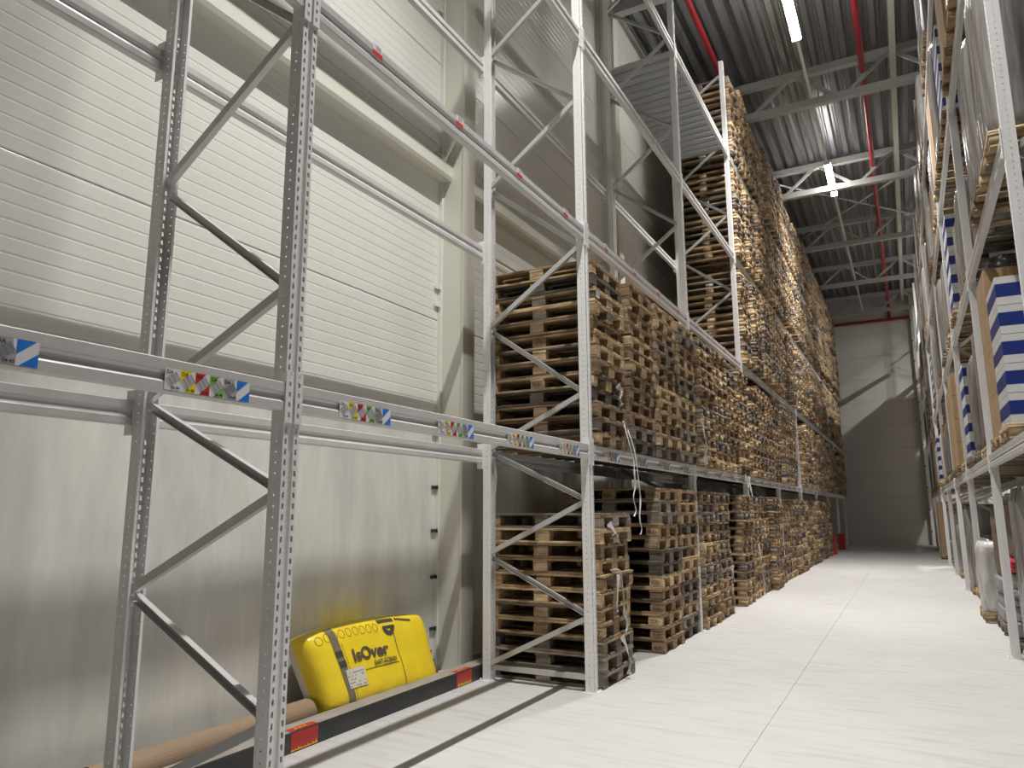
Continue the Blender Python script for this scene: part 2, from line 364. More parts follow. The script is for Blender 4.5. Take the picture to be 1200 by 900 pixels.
def label_mesh(num):
    """strip of six squares, lies in the y-z plane facing +x, origin lower left corner"""
    if num in LBL_CACHE: return LBL_CACHE[num]
    b = MB(); S = .07; mats = [M['lw'], M['ly'], M['lr'], M['lg'], M['lgr'], M['lb'], M['bar'], M['lk']]
    for i in range(6):
        y = i*S; e = .0
        b.cur = 0; b.quad((e, y, 0), (e, y+S, 0), (e, y+S, S*1.25), (e, y, S*1.25))
        Hh = S*1.25; c = [0, 1, 2, 3, 4, 5][i]; e = .0006
        if c:
            b.cur = c
            b.quad((e, y, Hh), (e, y, Hh*.42), (e, y+S*(.72 if i < 5 else .85), Hh)); b.quad((e, y+S, 0), (e, y+S, Hh*.55), (e, y+S*(.28 if i < 5 else .15), 0))
        if i == 4:
            b.quad((e*.8, y+S*.1, 0), (e*.8, y+S, 0), (e*.8, y+S*.8, Hh), (e*.8, y, Hh), (e*.8, y, Hh*.4))
        if i < 5 and num is not None:
            cx, cz = y+S*.5, Hh*.5; u = Vector((0, .80, .60)); v = Vector((0, -.60, .80)); o = Vector((.0012, cx, cz))
            b.cur = 6
            for q in range(9):
                a = -.028+q*.0066; w_ = .0024+.0022*((q*7) % 3)/2
                b.quad(o+u*a-v*.019, o+u*(a+w_)-v*.019, o+u*(a+w_)+v*.019, o+u*a+v*.019)
            b.cur = 7
            for txt, yy, zz, sz in (('DA', y+.006, Hh-.022, .021), ('0%d-%d' % (i, num), y+.029, .006, .0165)):
                tv, tf = text_geo(txt, sz, .0004); b.add([(.0016, yy+px, zz+pz) for px, pz in tv], tf)
        elif i < 5:
            cx, cz = y+S*.5, Hh*.5; u = Vector((0, .80, .60)); v = Vector((0, -.60, .80)); o = Vector((.0012, cx, cz)); b.cur = 6
            b.quad(o-u*.03-v*.018, o+u*.03-v*.018, o+u*.03+v*.018, o-u*.03+v*.018)
    LBL_CACHE[num] = b.mesh('location_label', mats); return LBL_CACHE[num]
LB2 = None
def small_label():
    global LB2
    if LB2 is None:
        b = MB(); b.quad((0, 0, 0), (0, .09, 0), (0, .09, .075), (0, 0, .075)); b.cur = 1; b.quad((.0006, 0, 0), (.0006, .09, 0), (.0006, .09, .032), (.0006, 0, .032))
        b.cur = 2
        for q in range(6): b.quad((.0006, .03+q*.008, .038), (.0006, .034+q*.008, .038), (.0006, .034+q*.008, .07), (.0006, .03+q*.008, .07))
        LB2 = b.mesh('location_label', [M['lw'], M['lr'], M['bar']])
    return LB2
LEVELN = ['floor', 'first', 'second', 'third', 'fourth']
def beam(x, y, z, rz, label, group, face=True):
    t = thing('rack_beam', label, 'rack beam', (x, y, z), rz, group)
    link('profile', BM, t); 
    link('connector', CN[0], t, (0, 0, 0)); link('connector', CN[1], t, (0, BAY-.10, 0))
    return t
for k in range(0, 10):
    for lv in range(1, 5):
        y = YK(k)+.05; tier = LEVELN[lv]
        pos = ('behind the camera to nearest frame' if k == 0 else 'between %s and %s frames' % (ORD[k], ORD[k+1]))
        t = beam(XF+.003, y, LV[lv], 0, 'grey front rack beam, %s level, %s of the left rack' % (tier, pos), 'left rack front beams')
        if lv == 1 and k < 8:
            for q in range(4):
                ly = .29+.895*q - (.02 if k else 0)
                num = 39+4*k+q+1 if k < 3 else None
                if k == 0: num = 41+q; ly = [.35, 1.26, 2.08-.01, 2.965][q]
                o = link('location_label', label_mesh(num), t, (.0016, ly, -.125))
                o['label'] = 'strip of coloured barcode squares'
        if lv == 2 and k < 6:
            for q in range(4): link('location_label', small_label(), t, (.0016, .44+.895*q, -.065))
        if k <= 4 or (k <= 9 and lv == 9):
            beam(XB-.085, y, LV[lv], 0, 'grey rear rack beam, %s level, %s of the left rack' % (tier, pos), 'left rack rear beams')
for j in range(0, 8):
    for lv in range(1, 5):
        y = YR(j)+.05
        beam(XR-.003, y+BAY-.10, LV[lv]-.015, math.pi, 'grey front rack beam of the right rack, %s level, %s bay along' % (LEVELN[lv], ORD[j+1]), 'right rack front beams')
        if j < 5: beam(XR+1.10, y+BAY-.10, LV[lv]-.015, math.pi, 'grey rear rack beam of the right rack, %s level, %s bay along' % (LEVELN[lv], ORD[j+1]), 'right rack rear beams')
for j in (6, 7, 8):
    frame('grey steel rack frame of the back row behind the right rack, %s upright along' % ORD[j+1], (XR+1.28+1.115, YR(j), 0), 0, 'back row rack frames')
for j in (6, 7):
    for lv in (3, 4):
        beam(XR+1.28, YR(j)+BAY-.05, LV[lv]-.015, math.pi, 'grey beam of the back row behind the right rack, %s level, %s bay along' % (LEVELN[lv], ORD[j+1]), 'back row beams')
# red upright protectors near the far end
for k in (8, 9):
    b = MB(); b.box((XF+.105, YK(k)-.09, 0), (XF+.13, YK(k)+.09, .62)).box((XF-.09, YK(k)-.10, 0), (XF+.13, YK(k)-.085, .62)).box((XF-.09, YK(k)+.085, 0), (XF+.13, YK(k)+.10, .62))
    tag(b.build('upright_protector', M['redtape']), 'red steel guard around the %s left upright base' % ORD[k], 'rack guard', 'red upright guards')

# ================================================================ PALLETS
PALLET = []   # (kind, x0,y0,z0,x1,y1,z1) local, x along length (0..1.2), y width (0..0.8)
yb3 = [(0, .10), (.3275, .4725), (.70, .80)]; xb3 = [(0, .145), (.5275, .6725), (1.055, 1.2)]
for a, c in yb3: PALLET.append(('base_board', 0, a, 0, 1.2, c, .022))
for xa, xc in xb3:
    for a, c in yb3: PALLET.append(('block', xa, a, .022, xc, c, .100))
for xa, xc in xb3: PALLET.append(('cross_board', xa, 0, .100, xc, .8, .122))
for a, c in [(0, .145), (.19, .29), (.3275, .4725), (.51, .61), (.655, .8)]: PALLET.append(('deck_board', 0, a, .122, 1.2, c, .144))
ZS = .965
PALLET = [(k_, a_, b_, c_*ZS, d_, e_, f_*ZS) for k_, a_, b_, c_, d_, e_, f_ in PALLET]
TONES = [('pale', (.52, .385, .225)), ('tan', (.42, .295, .165)), ('brown', (.285, .195, .115)), ('grey', (.25, .21, .168)), ('dark', (.15, .122, .096))]
TW = [.17, .30, .24, .19, .10]
def pick_tone(r): return int(np.searchsorted(np.cumsum(TW), r.rand()*.999))
def piece_cols(tone, r):
    base = np.array(TONES[tone][1]); out = []
    for p in PALLET:
        f = r.uniform(.62, 1.38); c = base*f
        if r.rand() < .13: c = np.array(TONES[r.randint(0, 5)][1])*r.uniform(.8, 1.15)
        out.append(np.clip(c, .03, .85))
    return out
def pallet_arrays(r, jit=.004):
    V = []
    for (kd, x0, y0, z0, x1, y1, z1) in PALLET:
        j = r.uniform(-jit, jit, 6)
        if kd == 'block': j = j*1.6
        a, c, d, e = x0+j[0], x1+j[1], y0+j[2]*.7, y1+j[3]*.7
        if kd != 'block': e0 = j[4]*.25; zz0, zz1 = z0, z1-abs(e0)
        else: zz0, zz1 = z0, z1
        V.append([(a,d,zz0),(c,d,zz0),(c,e,zz0),(a,e,zz0),(a,d,zz1),(c,d,zz1),(c,e,zz1),(a,e,zz1)])
    return np.array(V).reshape(-1, 3)
BOXF = np.array([(0,3,2,1),(4,5,6,7),(0,1,5,4),(1,2,6,5),(2,3,7,6),(3,0,4,7)])
NP = len(PALLET)
PF = np.concatenate([BOXF+8*i for i in range(NP)])
def big_mesh(name, V, Fc, cols):
    me = bpy.data.meshes.new(name); me.vertices.add(len(V)); me.vertices.foreach_set('co', V.astype(np.float32).ravel())
    me.loops.add(Fc.size); me.loops.foreach_set('vertex_index', Fc.astype(np.int32).ravel())
    me.polygons.add(len(Fc)); me.polygons.foreach_set('loop_start', np.arange(0, Fc.size, 4, dtype=np.int32))
    me.update(calc_edges=True); at = me.color_attributes.new('tint', 'FLOAT_COLOR', 'POINT')
    at.data.foreach_set('color', np.concatenate([cols, np.ones((len(cols), 1))], 1).astype(np.float32).ravel())
    me.materials.append(M['wood_attr']); me.validate(); return me
# all pallets of the left rack
def slots(k): return [YK(k)+.05+.05+.9*i for i in range(4)]
ALL = []   # dict
def stack(k, lv, s, n, dx=0, dy=0):
    for i in range(n): ALL.append(dict(k=k, lv=lv, s=s, i=i, n=n, x=-2.50+dx, y=slots(k)[s]+dy, z=LV[lv]+i*.1392+(.0005 if lv else .001)))
# floor
stack(2, 0, 0, 11, -.01, .02); stack(2, 0, 2, 13, -.01, .02); stack(2, 0, 3, 13, -.01, -.03)
stack(3, 0, 0, 13, 0, .01); stack(3, 0, 1, 13, .0, .06); stack(3, 0, 3, 13, .02, -.08)
stack(4, 0, 0, 13, 0); stack(4, 0, 1, 13, -.02); stack(4, 0, 2, 13, .08, -.03); stack(4, 0, 3, 13, .0)
for k in (5, 6):
    for s in range(4): stack(k, 0, s, 13, RNG.uniform(-.04, .05), RNG.uniform(-.03, .03))
for s in (1, 2, 3): stack(7, 0, s, 13, RNG.uniform(-.04, .05), -.07)
# first level
for s in range(4): stack(2, 1, s, 13, [.0, .03, .04, .05][s], [-.015, -.01, 0, 0][s])
for s in range(4): stack(3, 1, s, [13, 13, 12, 13][s], RNG.uniform(.04, .09))
for s in range(4): stack(4, 1, s, [12, 13, 13, 13][s], RNG.uniform(.03, .09), [.12, .06, .0, 0][s])
for s in range(3): stack(5, 1, s, 13, RNG.uniform(.03, .09), -.03*s)
for k in (6, 7, 8, 9):
    for s in range(4): stack(k, 1, s, int(RNG.randint(11, 14)), RNG.uniform(.02, .1))
for lv in (2, 3, 4):
    for k in range(4, 10):
        for s in range(4):
            n = 13 if lv < 4 else int(RNG.randint(11, 14))
            if lv == 4 and k == 4 and s == 0: n = 12
            dx = RNG.uniform(.03, .13)
            if k == 4 and s == 0: dx = .03
            stack(k, lv, s, n, dx, .02 if (k == 4 and s == 0) else RNG.uniform(-.03, .03))
camp = np.array([0, 0, CAM_H])
for p in ALL: p['d'] = np.linalg.norm(np.array([p['x'], p['y'], p['z']])-camp)
ALL.sort(key=lambda p: p['d'])
for p in ALL:
    r = RNG; p['tone'] = pick_tone(r); p['rz'] = r.normal(0, R(.7)); p['jx'] = r.normal(0, .014); p['jy'] = r.normal(0, .008)
PART_MESH = {}
def part_mesh(kd, dims):
    key = (kd,)+tuple(round(q, 3) for q in dims)
    if key not in PART_MESH:
        b = MB(); c = .004; X, Y, Z = dims; n = 5
        # long boards get slightly worn, chamfered edges
        b.add([(0,c,0),(X,c,0),(X,Y-c,0),(0,Y-c,0),(0,0,c),(X,0,c),(X,Y,c),(0,Y,c),(0,0,Z-c),(X,0,Z-c),(X,Y,Z-c),(0,Y,Z-c),(0,c,Z),(X,c,Z),(X,Y-c,Z),(0,Y-c,Z)],
              [(0,3,2,1),(0,1,5,4),(1,2,6,5),(2,3,7,6),(3,0,4,7),(4,5,9,8),(5,6,10,9),(6,7,11,10),(7,4,8,11),(8,9,13,12),(9,10,14,13),(10,11,15,14),(11,8,12,15),(12,13,14,15)])
        PART_MESH[key] = b.mesh(kd, M['wood_obj'])
    return PART_MESH[key]
VAR = {}
for tone in range(5):
    VAR[tone] = []
    for q in range(5):
        cols = np.repeat(np.array(piece_cols(tone, RNG)), 8, 0)
        VAR[tone].append(big_mesh('pallet_wood', pallet_arrays(RNG), PF, cols))
# stamp: an oval ring with letters, branded into the corner blocks (lies in the x-z plane facing -y)
def stamp_mesh():
    b = MB(); n = 28
    for i in range(n):
        t0, t1 = 2*math.pi*i/n, 2*math.pi*(i+1)/n
        b.quad(*[(q*.052*math.cos(t), 0, q*.024*math.sin(t)) for q, t in ((1, t0), (1, t1), (.88, t1), (.88, t0))])
    tv, tf = text_geo('EUR', .036, .0006)
    b.add([(px-.034, 0, pz-.012) for px, pz in tv], tf)
    return b.mesh('stamp', mat('stamp_ink', (.055, .035, .02), .8))
STAMP = stamp_mesh()
TIER = ['floor tier', 'first tier', 'second tier', 'third tier', 'fourth tier']
rest = []; n_ind = 0
for p in ALL:
    if n_ind >= 300: rest.append(p); continue
    n_ind += 1
    lab = '%s wooden pallet %s from bottom in %s stack, %s of %s filled bay' % (TONES[p['tone']][0], ORD[p['i']+1], ORD[p['s']+1], TIER[p['lv']], ORD[p['k']-1])
    loc = (p['x']+p['jx'], p['y']+p['jy'], p['z'])
    if p['k'] == 2:
        t = thing('wooden_pallet', lab, 'pallet', loc, p['rz'], 'empty wooden pallets')
        for pc, c in zip(PALLET, piece_cols(p['tone'], RNG)):
            kd, x0, y0, z0, x1, y1, z1 = pc
            j = RNG.uniform(-.006, .006, 2)
            o = link(kd, part_mesh(kd, (x1-x0, y1-y0, z1-z0)), t, (x0-1.2+j[0], y0+(j[1] if kd == 'block' else j[1]*.4), z0)); o.color = (*c, 1)
        if (p['lv'], p['s'], p['i']) == (1, 0, 10):
            sb = MB(); sb.quad((0, 0, 0), (0, .085, 0), (0, .085, .055), (0, 0, .055)); sb.cur = 1
            for q in range(9): sb.quad((.0006, .006+q*.008, .018), (.0006, .010+q*.008, .018), (.0006, .010+q*.008, .05), (.0006, .006+q*.008, .05))
            sb.build('barcode_sticker', [M['lw'], M['bar']], t, (.008, .008, .032))
        if p['tone'] < 3 and RNG.rand() < (.8 if (p['lv'] == 0 and p['s'] == 2) else .35):
            link('stamp', STAMP, t, (-.0725, -.0075, .061))
            if RNG.rand() < .5: link('stamp', STAMP, t, (-.60, -.0075, .061))
    else:
        o = link('wooden_pallet', VAR[p['tone']][RNG.randint(0, 5)], None, loc, p['rz']); o.delta_location = (-1.2*math.cos(p['rz']), -1.2*math.sin(p['rz']), 0)
        o.location = (loc[0]-1.2*math.cos(p['rz']), loc[1]-1.2*math.sin(p['rz']), loc[2]); o.delta_location = (0, 0, 0)
        tag(o, lab, 'pallet', 'empty wooden pallets')
VV, FF, CC = [], [], []; off = 0
for p in rest:
    v = pallet_arrays(RNG); v[:, 0] -= 1.2
    c, s = math.cos(p['rz']), math.sin(p['rz'])
    v = np.stack([v[:, 0]*c-v[:, 1]*s+p['x']+p['jx'], v[:, 0]*s+v[:, 1]*c+p['y']+p['jy'], v[:, 2]+p['z']], 1)
    VV.append(v); FF.append(PF+off); off += len(v); CC.append(np.repeat(np.array(piece_cols(p['tone'], RNG)), 8, 0))
o = link('stacked_pallets', big_mesh('stacked_pallets', np.concatenate(VV), np.concatenate(FF), np.concatenate(CC)))
o['kind'] = 'stuff'; tag(o, 'far mass of stacked empty wooden pallets filling the left rack', 'pallets')

# ================================================================ STEEL DECK ON THE TOP LEVEL OF THE EMPTY BAY
dk = MB(); w_ = .19
pr = [(0, 0), (0, .035), (.055, .035), (.06, .022), (.075, .022), (.08, .035), (.11, .035), (.115, .022), (.13, .022), (.135, .035), (w_, .035), (w_, 0), (w_-.012, 0), (w_-.012, .004), (w_-.003, .004), (w_-.003, .032), (.003, .032), (.003, .004), (.012, .004), (.012, 0)]
n = len(pr); dk.add([(x, y, z) for x in (-1.12, .0) for y, z in pr], [(i, (i+1) % n, n+(i+1) % n, n+i) for i in range(n)])
DK = dk.mesh('steel_deck_panel', mat('deck_panel_steel', (.60, .62, .64), .3, .3))
for i in range(17):
    tag(link('steel_deck_panel', DK, None, (XF-.0, YK(3)+.12+i*.205, LV[4]+.001)), 'galvanised deck panel across the empty top bay, %s from the camera' % (ORD[i+1] if i < 15 else ['sixteenth', 'seventeenth'][i-15]), 'deck panel', 'galvanised deck panels')

# ================================================================ FLOOR GUARD RAIL, TUBE, CABLE
gr = thing('floor_guard_rail', 'black steel guard rail on the floor with red reflective marks', 'guard rail', (0, 0, 0))
MB().prism_y([(-3.70, 0), (-3.695, .006), (-3.695, .124), (-3.70, .13), (-3.85, .13), (-3.855, .124), (-3.855, .006), (-3.85, 0)], -1.0, 6.55).build('box_section', M['black'], gr)
MB().box((-3.85, -1.0, .13), (-3.70, 6.55, .1315)).build('dust_layer', M['dust'], gr)
for yc in (3.90, 5.90, 1.3):
    o = MB().quad((-3.6935, yc-.125, .008), (-3.6935, yc+.125, .008), (-3.6935, yc+.125, .122), (-3.6935, yc-.125, .122)).quad((-3.70, yc-.125, .1335), (-3.70, yc+.125, .1335), (-3.76, yc+.125, .1335), (-3.76, yc-.125, .1335)).build('reflective_mark', M['redtape'], gr)
    b = MB(); rr = random.Random(int(yc*10))
    for q in range(9):
        y = yc-.11+q*.027; h_ = rr.uniform(.008, .03); b.quad((-3.6928, y-.018, .008), (-3.6928, y+.018, .010), (-3.6928, y+rr.uniform(-.01, .01), .012+h_))
    for q in range(3):
        y = yc-.05+q*.04; b.quad((-3.72, y-.02, .1342), (-3.725, y+.02, .1342), (-3.745, y+rr.uniform(-.01, .01), .1342))
    b.build('worn_print', M['yeltape'], o)
# cardboard tube with a wall thickness, lying along the wall
def tube_obj():
    n = 32; r0, r1 = .10, .085; b = MB(); y0, y1 = 2.62, 4.27
    P = lambda r, y: [(r*math.cos(2*math.pi*i/n), y, r*math.sin(2*math.pi*i/n)) for i in range(n)]
    vs = P(r0, y0)+P(r0, y1)+P(r1, y0)+P(r1, y1); fs = []
    for i in range(n):
        j = (i+1) % n
        fs += [(i, j, n+j, n+i), (2*n+j, 2*n+i, 3*n+i, 3*n+j), (j, i, 2*n+i, 2*n+j), (n+i, n+j, 3*n+j, 3*n+i)]
    b.add(vs, fs); return b
to = thing('cardboard_tube', 'long brown cardboard tube lying on the floor behind the guard rail', 'tube', (-4.03, 0, .10))
tube_obj().build('tube_wall', M['tube'], to, smooth=False)
# inner layer sticking out of the tube end
b = MB(); n = 28
vs = [(r*math.cos(2*math.pi*i/n), y, r*math.sin(2*math.pi*i/n)-.01) for r, y in ((.070, 2.56), (.070, 2.9), (.062, 2.56), (.062, 2.9)) for i in range(n)]
fs = []
for i in range(n):
    j = (i+1) % n; fs += [(i, j, n+j, n+i), (2*n+j, 2*n+i, 3*n+i, 3*n+j), (j, i, 2*n+i, 2*n+j)]
b.add(vs, fs).build('inner_core', M['tube'], to)
tag(MB().tube((-4.20, 1.0, .012), (-4.20, 6.0, .012), .012, 8).build('black_cable', M['cable']), 'thin black cable lying along the foot of the wall behind the tube', 'cable')
# bricks of debris next to the bag
tag(MB().box((-4.30, 5.98, 0), (-4.14, 6.14, .07)).box((-4.28, 6.0, .07), (-4.16, 6.10, .16)).box((-4.24, 6.02, .16), (-4.18, 6.08, .24)).build('metal_bracket', M['brownsack']), 'small rusty bracket between the yellow bag and the column', 'bracket')

# ================================================================ YELLOW INSULATION BAG
BL, BH, BT = .77, .335, .175
def bag_c(a, b_):
    ea = max(0.0, 1-abs(a/BL)**12)**.36; eb = max(0.0, 1-abs(b_/BH)**7)**.40
    c = BT*ea*eb
    c += .0045*ea*eb*(math.sin(9*a+14*b_+math.sin(5*a)*2)*.5+math.sin(23*a-17*b_)*.25+math.sin(31*b_+11*a+2*math.sin(7*a))*.25)
    return c
BAG_O = Vector((-4.085, 4.98, .335)); lean = R(21); tilt = R(-1.5)
def bag_w(a, b_, c):
    # trapezoid outline: the lower left corner is drawn in, the upper right droops
    a2 = a + (.13*max(0, -a/BL)*(BH-b_)/(2*BH)) ; b2 = b_ - .035*max(0, a/BL)**2*(b_+BH)/(2*BH) - .07*max(0, -a/BL)**3*(b_+BH)/(2*BH)
    y = a2*math.cos(tilt)-b2*math.sin(tilt); z = a2*math.sin(tilt)+b2*math.cos(tilt)
    return Vector((BAG_O.x+c*math.cos(lean)-z*math.sin(lean), BAG_O.y+y, BAG_O.z+z*math.cos(lean)+c*math.sin(lean)))
bag = thing('insulation_bag', 'yellow plastic insulation bag leaning on the wall behind the guard rail', 'bag', (0, 0, 0))
na, nb = 90, 40; b = MB(); vs = []; fs = []
def edge_map(t): return math.copysign(1-(1-abs(t))**1.6, t)
for s in (1, -1):
    o0 = len(vs)
    for i in range(na+1):
        for j in range(nb+1):
            a = BL*edge_map(-1+2*i/na); q = BH*edge_map(-1+2*j/nb); vs.append(bag_w(a, q, s*bag_c(a, q)*(1 if s > 0 else .72)))
    for i in range(na):
        for j in range(nb):
            f = (o0+i*(nb+1)+j, o0+(i+1)*(nb+1)+j, o0+(i+1)*(nb+1)+j+1, o0+i*(nb+1)+j+1); fs.append(f if s > 0 else f[::-1])
b.add(vs, fs); half = na*nb
b.mi = [0]*half + [(1 if (k//nb < 34 or k//nb > 55) else 0) for k in range(half)]
b.build('film', [M['bag'], M['bagw']], bag, smooth=True)
def decal(name, quads, mt, off=.003, tri=None):
    """2-D pieces (a,b) laid onto the bag's front"""
    bb = MB()
    for poly in quads: bb.quad(*[bag_w(p[0], p[1], bag_c(*p)+off) for p in poly])
    if tri: bb.add([bag_w(p[0], p[1], bag_c(*p)+off) for p in tri[0]], tri[1])
    return bb.build(name, mt, bag)
def strip(a0, a1, b0, b1, n=24, slant=0.0):
    out = []
    for i in range(n):
        t0, t1 = i/n, (i+1)/n; q0, q1 = b0+(b1-b0)*t0, b0+(b1-b0)*t1
        for m_ in range(3):
            u0, u1 = a0+(a1-a0)*m_/3, a0+(a1-a0)*(m_+1)/3
            out.append(((u0+slant*t0, q0), (u1+slant*t0, q0), (u1+slant*t1, q1), (u0+slant*t1, q1)))
    return out
decal('dark_band', strip(-.535, -.45, -.325, .30, 40, -.03), mat('bag_grey', (.20, .175, .11), .45))
decal('band_print', strip(-.55, -.468, .06, .11, 4, -.003)+strip(-.547, -.464, -.02, .03, 4, -.003), M['bagink'], .005)
hat = []
for i in range(22):
    q = -.30+i*.021
    hat.append(((-.438-.001*i, q), (-.42-.001*i, q+.012), (-.42-.001*i, q+.017), (-.438-.001*i, q+.005)))
decal('hatching', hat, M['bagink'], .004)
ov = []
for i in range(9):
    ca, cb = -.66+i*.083, .235-.0015*i; n = 18
    for k in range(n):
        t0, t1 = 2*math.pi*k/n, 2*math.pi*(k+1)/n
        ov.append(tuple((ca+q*.033*math.cos(t), cb+q*.036*math.sin(t)) for q, t in ((1, t0), (1, t1), (.9, t1), (.9, t0))))
decal('oval_row', ov, M['bagink'], .004)
lg = strip(.06, .26, .255, .285, 6)
for k in range(14):
    t0, t1 = math.pi*k/14+math.pi, math.pi*(k+1)/14+math.pi
    lg.append(tuple(((.17+q*.075*math.cos(t)), .215+q*.075*math.sin(t)) for q, t in ((1, t0), (1, t1), (.45, t1), (.45, t0))))
lg += strip(.10, .25, .20, .225, 6)
decal('black_emblem', lg, M['bagink'], .005)
decal('small_print', [q for i in range(7) for q in strip(.29+.03*i, .313+.03*i, .262-.004*i, .285-.004*i, 2)], M['bagink'], .005)
decal('underline', [q for i in range(12) for q in strip(-.25+.0375*i, -.2125+.0375*i, -.085, -.080, 1)], M['bagink'], .004)
decal('fold_line', strip(.245, .251, -.31, .17, 24, -.03), M['bagink'], .004)
tv, tf = text_geo('IsOver', .205, .006)
mxv = max(p[0] for p in tv)
decal('brand_lettering', [], mat('bag_dark_print', (.10, .085, .07), .5), .009, ([(-.37+p[0]*(.47/mxv), -.002+p[1]*.66) for p in tv], tf))
tv, tf = text_geo('SAINT-GOBAIN', .062, .002); mxv = max(p[0] for p in tv)
decal('company_lettering', [], M['bagink'], .012, ([(-.12+p[0]*(.29/mxv), -.066+p[1]*.82) for p in tv], tf))
decal('white_label', [q for i in range(4) for q in strip(-.50+.0575*i, -.4425+.0575*i, -.19, -.045, 6)], M['bagw'], .007)
scr = []; rr = random.Random(3)
for i in range(5):
    for j in range(9):
        if rr.random() < .6:
            a = -.49+j*.0235; q = -.18+i*.025; scr.append(((a, q), (a+rr.uniform(.008, .018), q), (a+rr.uniform(.008, .018), q+.009), (a, q+.009)))
decal('label_print', scr, M['bar'], .009)

# ================================================================ LOOSE PLASTIC STRAPS AND FILM SCRAPS
def ribbon(name, label, pts, w_, mt=M['white'], group='loose plastic straps'):
    """flat twisted ribbon through points"""
    b = MB(); P = []
    pts = [Vector(p) for p in pts]
    for i in range(len(pts)-1):
        for q in range(5):
            t = q/5; p0 = pts[max(i-1, 0)]; p1 = pts[i]; p2 = pts[i+1]; p3 = pts[min(i+2, len(pts)-1)]
            P.append(.5*((2*p1)+(p2-p0)*t+(2*p0-5*p1+4*p2-p3)*t*t+(3*p1-p0-3*p2+p3)*t**3))
    P.append(pts[-1]); vs = []; n = len(P)
    for i, p in enumerate(P):
        d = (P[min(i+1, n-1)]-P[max(i-1, 0)]).normalized(); a = i*.35
        s = Vector((math.cos(a)*.4, math.sin(a)*.5+.6, .1)); s = (s-d*s.dot(d)).normalized(); nn = d.cross(s)
        ww = w_*(.75+.2*math.sin(i*1.3)); th = .003
        vs += [p+s*ww/2+nn*th, p-s*ww/2+nn*th, p-s*ww/2-nn*th, p+s*ww/2-nn*th]
    fs = [(4*i+k, 4*i+(k+1) % 4, 4*i+4+(k+1) % 4, 4*i+4+k) for i in range(n-1) for k in range(4)]+[(3, 2, 1, 0), (4*n-4, 4*n-3, 4*n-2, 4*n-1)]
    b.add(vs, fs); return tag(b.build(name, mt), label, 'plastic strap', group)
rx = XF+.125
ribbon('plastic_strap', 'white plastic strap dangling in a loop from the first level beside the second upright', [(-2.492, 6.98, 2.45), (rx-.03, 6.97, 2.25), (rx, 7.02, 2.05), (rx+.01, 7.0, 1.93), (rx, 7.05, 1.80), (rx, 6.98, 1.68), (rx, 7.04, 1.56), (rx, 6.98, 1.50)], .02)
ribbon('plastic_strap', 'thin white strap end hanging beside the looped one', [(-2.492, 7.08, 2.4), (rx-.01, 7.09, 2.15), (rx+.02, 7.10, 1.82), (rx+.02, 7.13, 1.66), (rx+.02, 7.09, 1.48), (rx+.02, 7.14, 1.38), (rx+.02, 7.10, 1.32)], .016)
ax = -2.485
ribbon('film_scrap', 'white film scrap hanging down the front of the nearest floor stack', [(ax+.02, 6.46, 1.02), (ax+.035, 6.66, .99), (ax+.04, 6.70, .80), (ax+.03, 6.75, .62), (ax+.03, 6.82, .50), (ax+.035, 6.76, .43)], .035, M['filmw'])
ribbon('film_scrap', 'white film tuft on the left of the nearest floor stack, middle height', [(ax+.035, 6.60, .97), (ax+.045, 6.56, .85), (ax+.045, 6.50, .70), (ax+.04, 6.53, .64)], .045, M['filmw'])
ribbon('film_scrap', 'white film scrap caught low on the nearest floor stack', [(ax+.02, 6.70, .40), (ax+.035, 6.76, .30), (ax+.04, 6.82, .18), (ax+.04, 6.80, .05)], .06, M['filmw'])
ribbon('film_scrap', 'small white film knot near the top of the nearest floor stack', [(ax+.01, 6.46, 1.44), (ax+.04, 6.50, 1.38), (ax+.04, 6.55, 1.34), (ax+.03, 6.50, 1.30)], .08, M['filmw'])
ribbon('film_scrap', 'white film bunch hanging before the first level stacks at the third upright', [(-2.40, 9.88, 2.78), (-2.39, 9.93, 2.62), (-2.38, 9.96, 2.42), (-2.39, 9.95, 2.25), (-2.40, 10.02, 2.16)], .09, M['filmw'])
ribbon('film_scrap', 'white film tuft on the first level beam right of the second upright', [(-2.495, 6.86, 2.80), (-2.48, 6.94, 2.74), (-2.48, 6.86, 2.66), (-2.485, 6.92, 2.60)], .07, M['filmw'])
ribbon('plastic_strap', 'white strap loop hanging under the first level beam at the fourth upright', [(-2.45, 12.95, 2.15), (-2.44, 13.15, 1.95), (-2.44, 13.25, 2.12), (-2.44, 13.3, 1.95), (-2.44, 13.45, 1.80)], .04)
ribbon('plastic_strap', 'white strap hanging behind the rear upright under the first level beam', [(XB-.03, 6.258, 2.06), (XB-.02, 6.30, 1.90), (XB-.02, 6.29, 1.78), (XB-.03, 6.27, 1.70)], .03)
ribbon('film_scrap', 'white film scrap on a floor stack left of the fourth upright', [(-2.46, 11.55, .72), (-2.46, 11.60, .60), (-2.46, 11.62, .48)], .10, M['filmw'])
ribbon('plastic_strap', 'white strap running down the floor stack behind the fourth upright', [(-2.44, 13.75, .95), (-2.43, 13.85, .70), (-2.43, 13.95, .35), (-2.43, 14.0, .05)], .05)

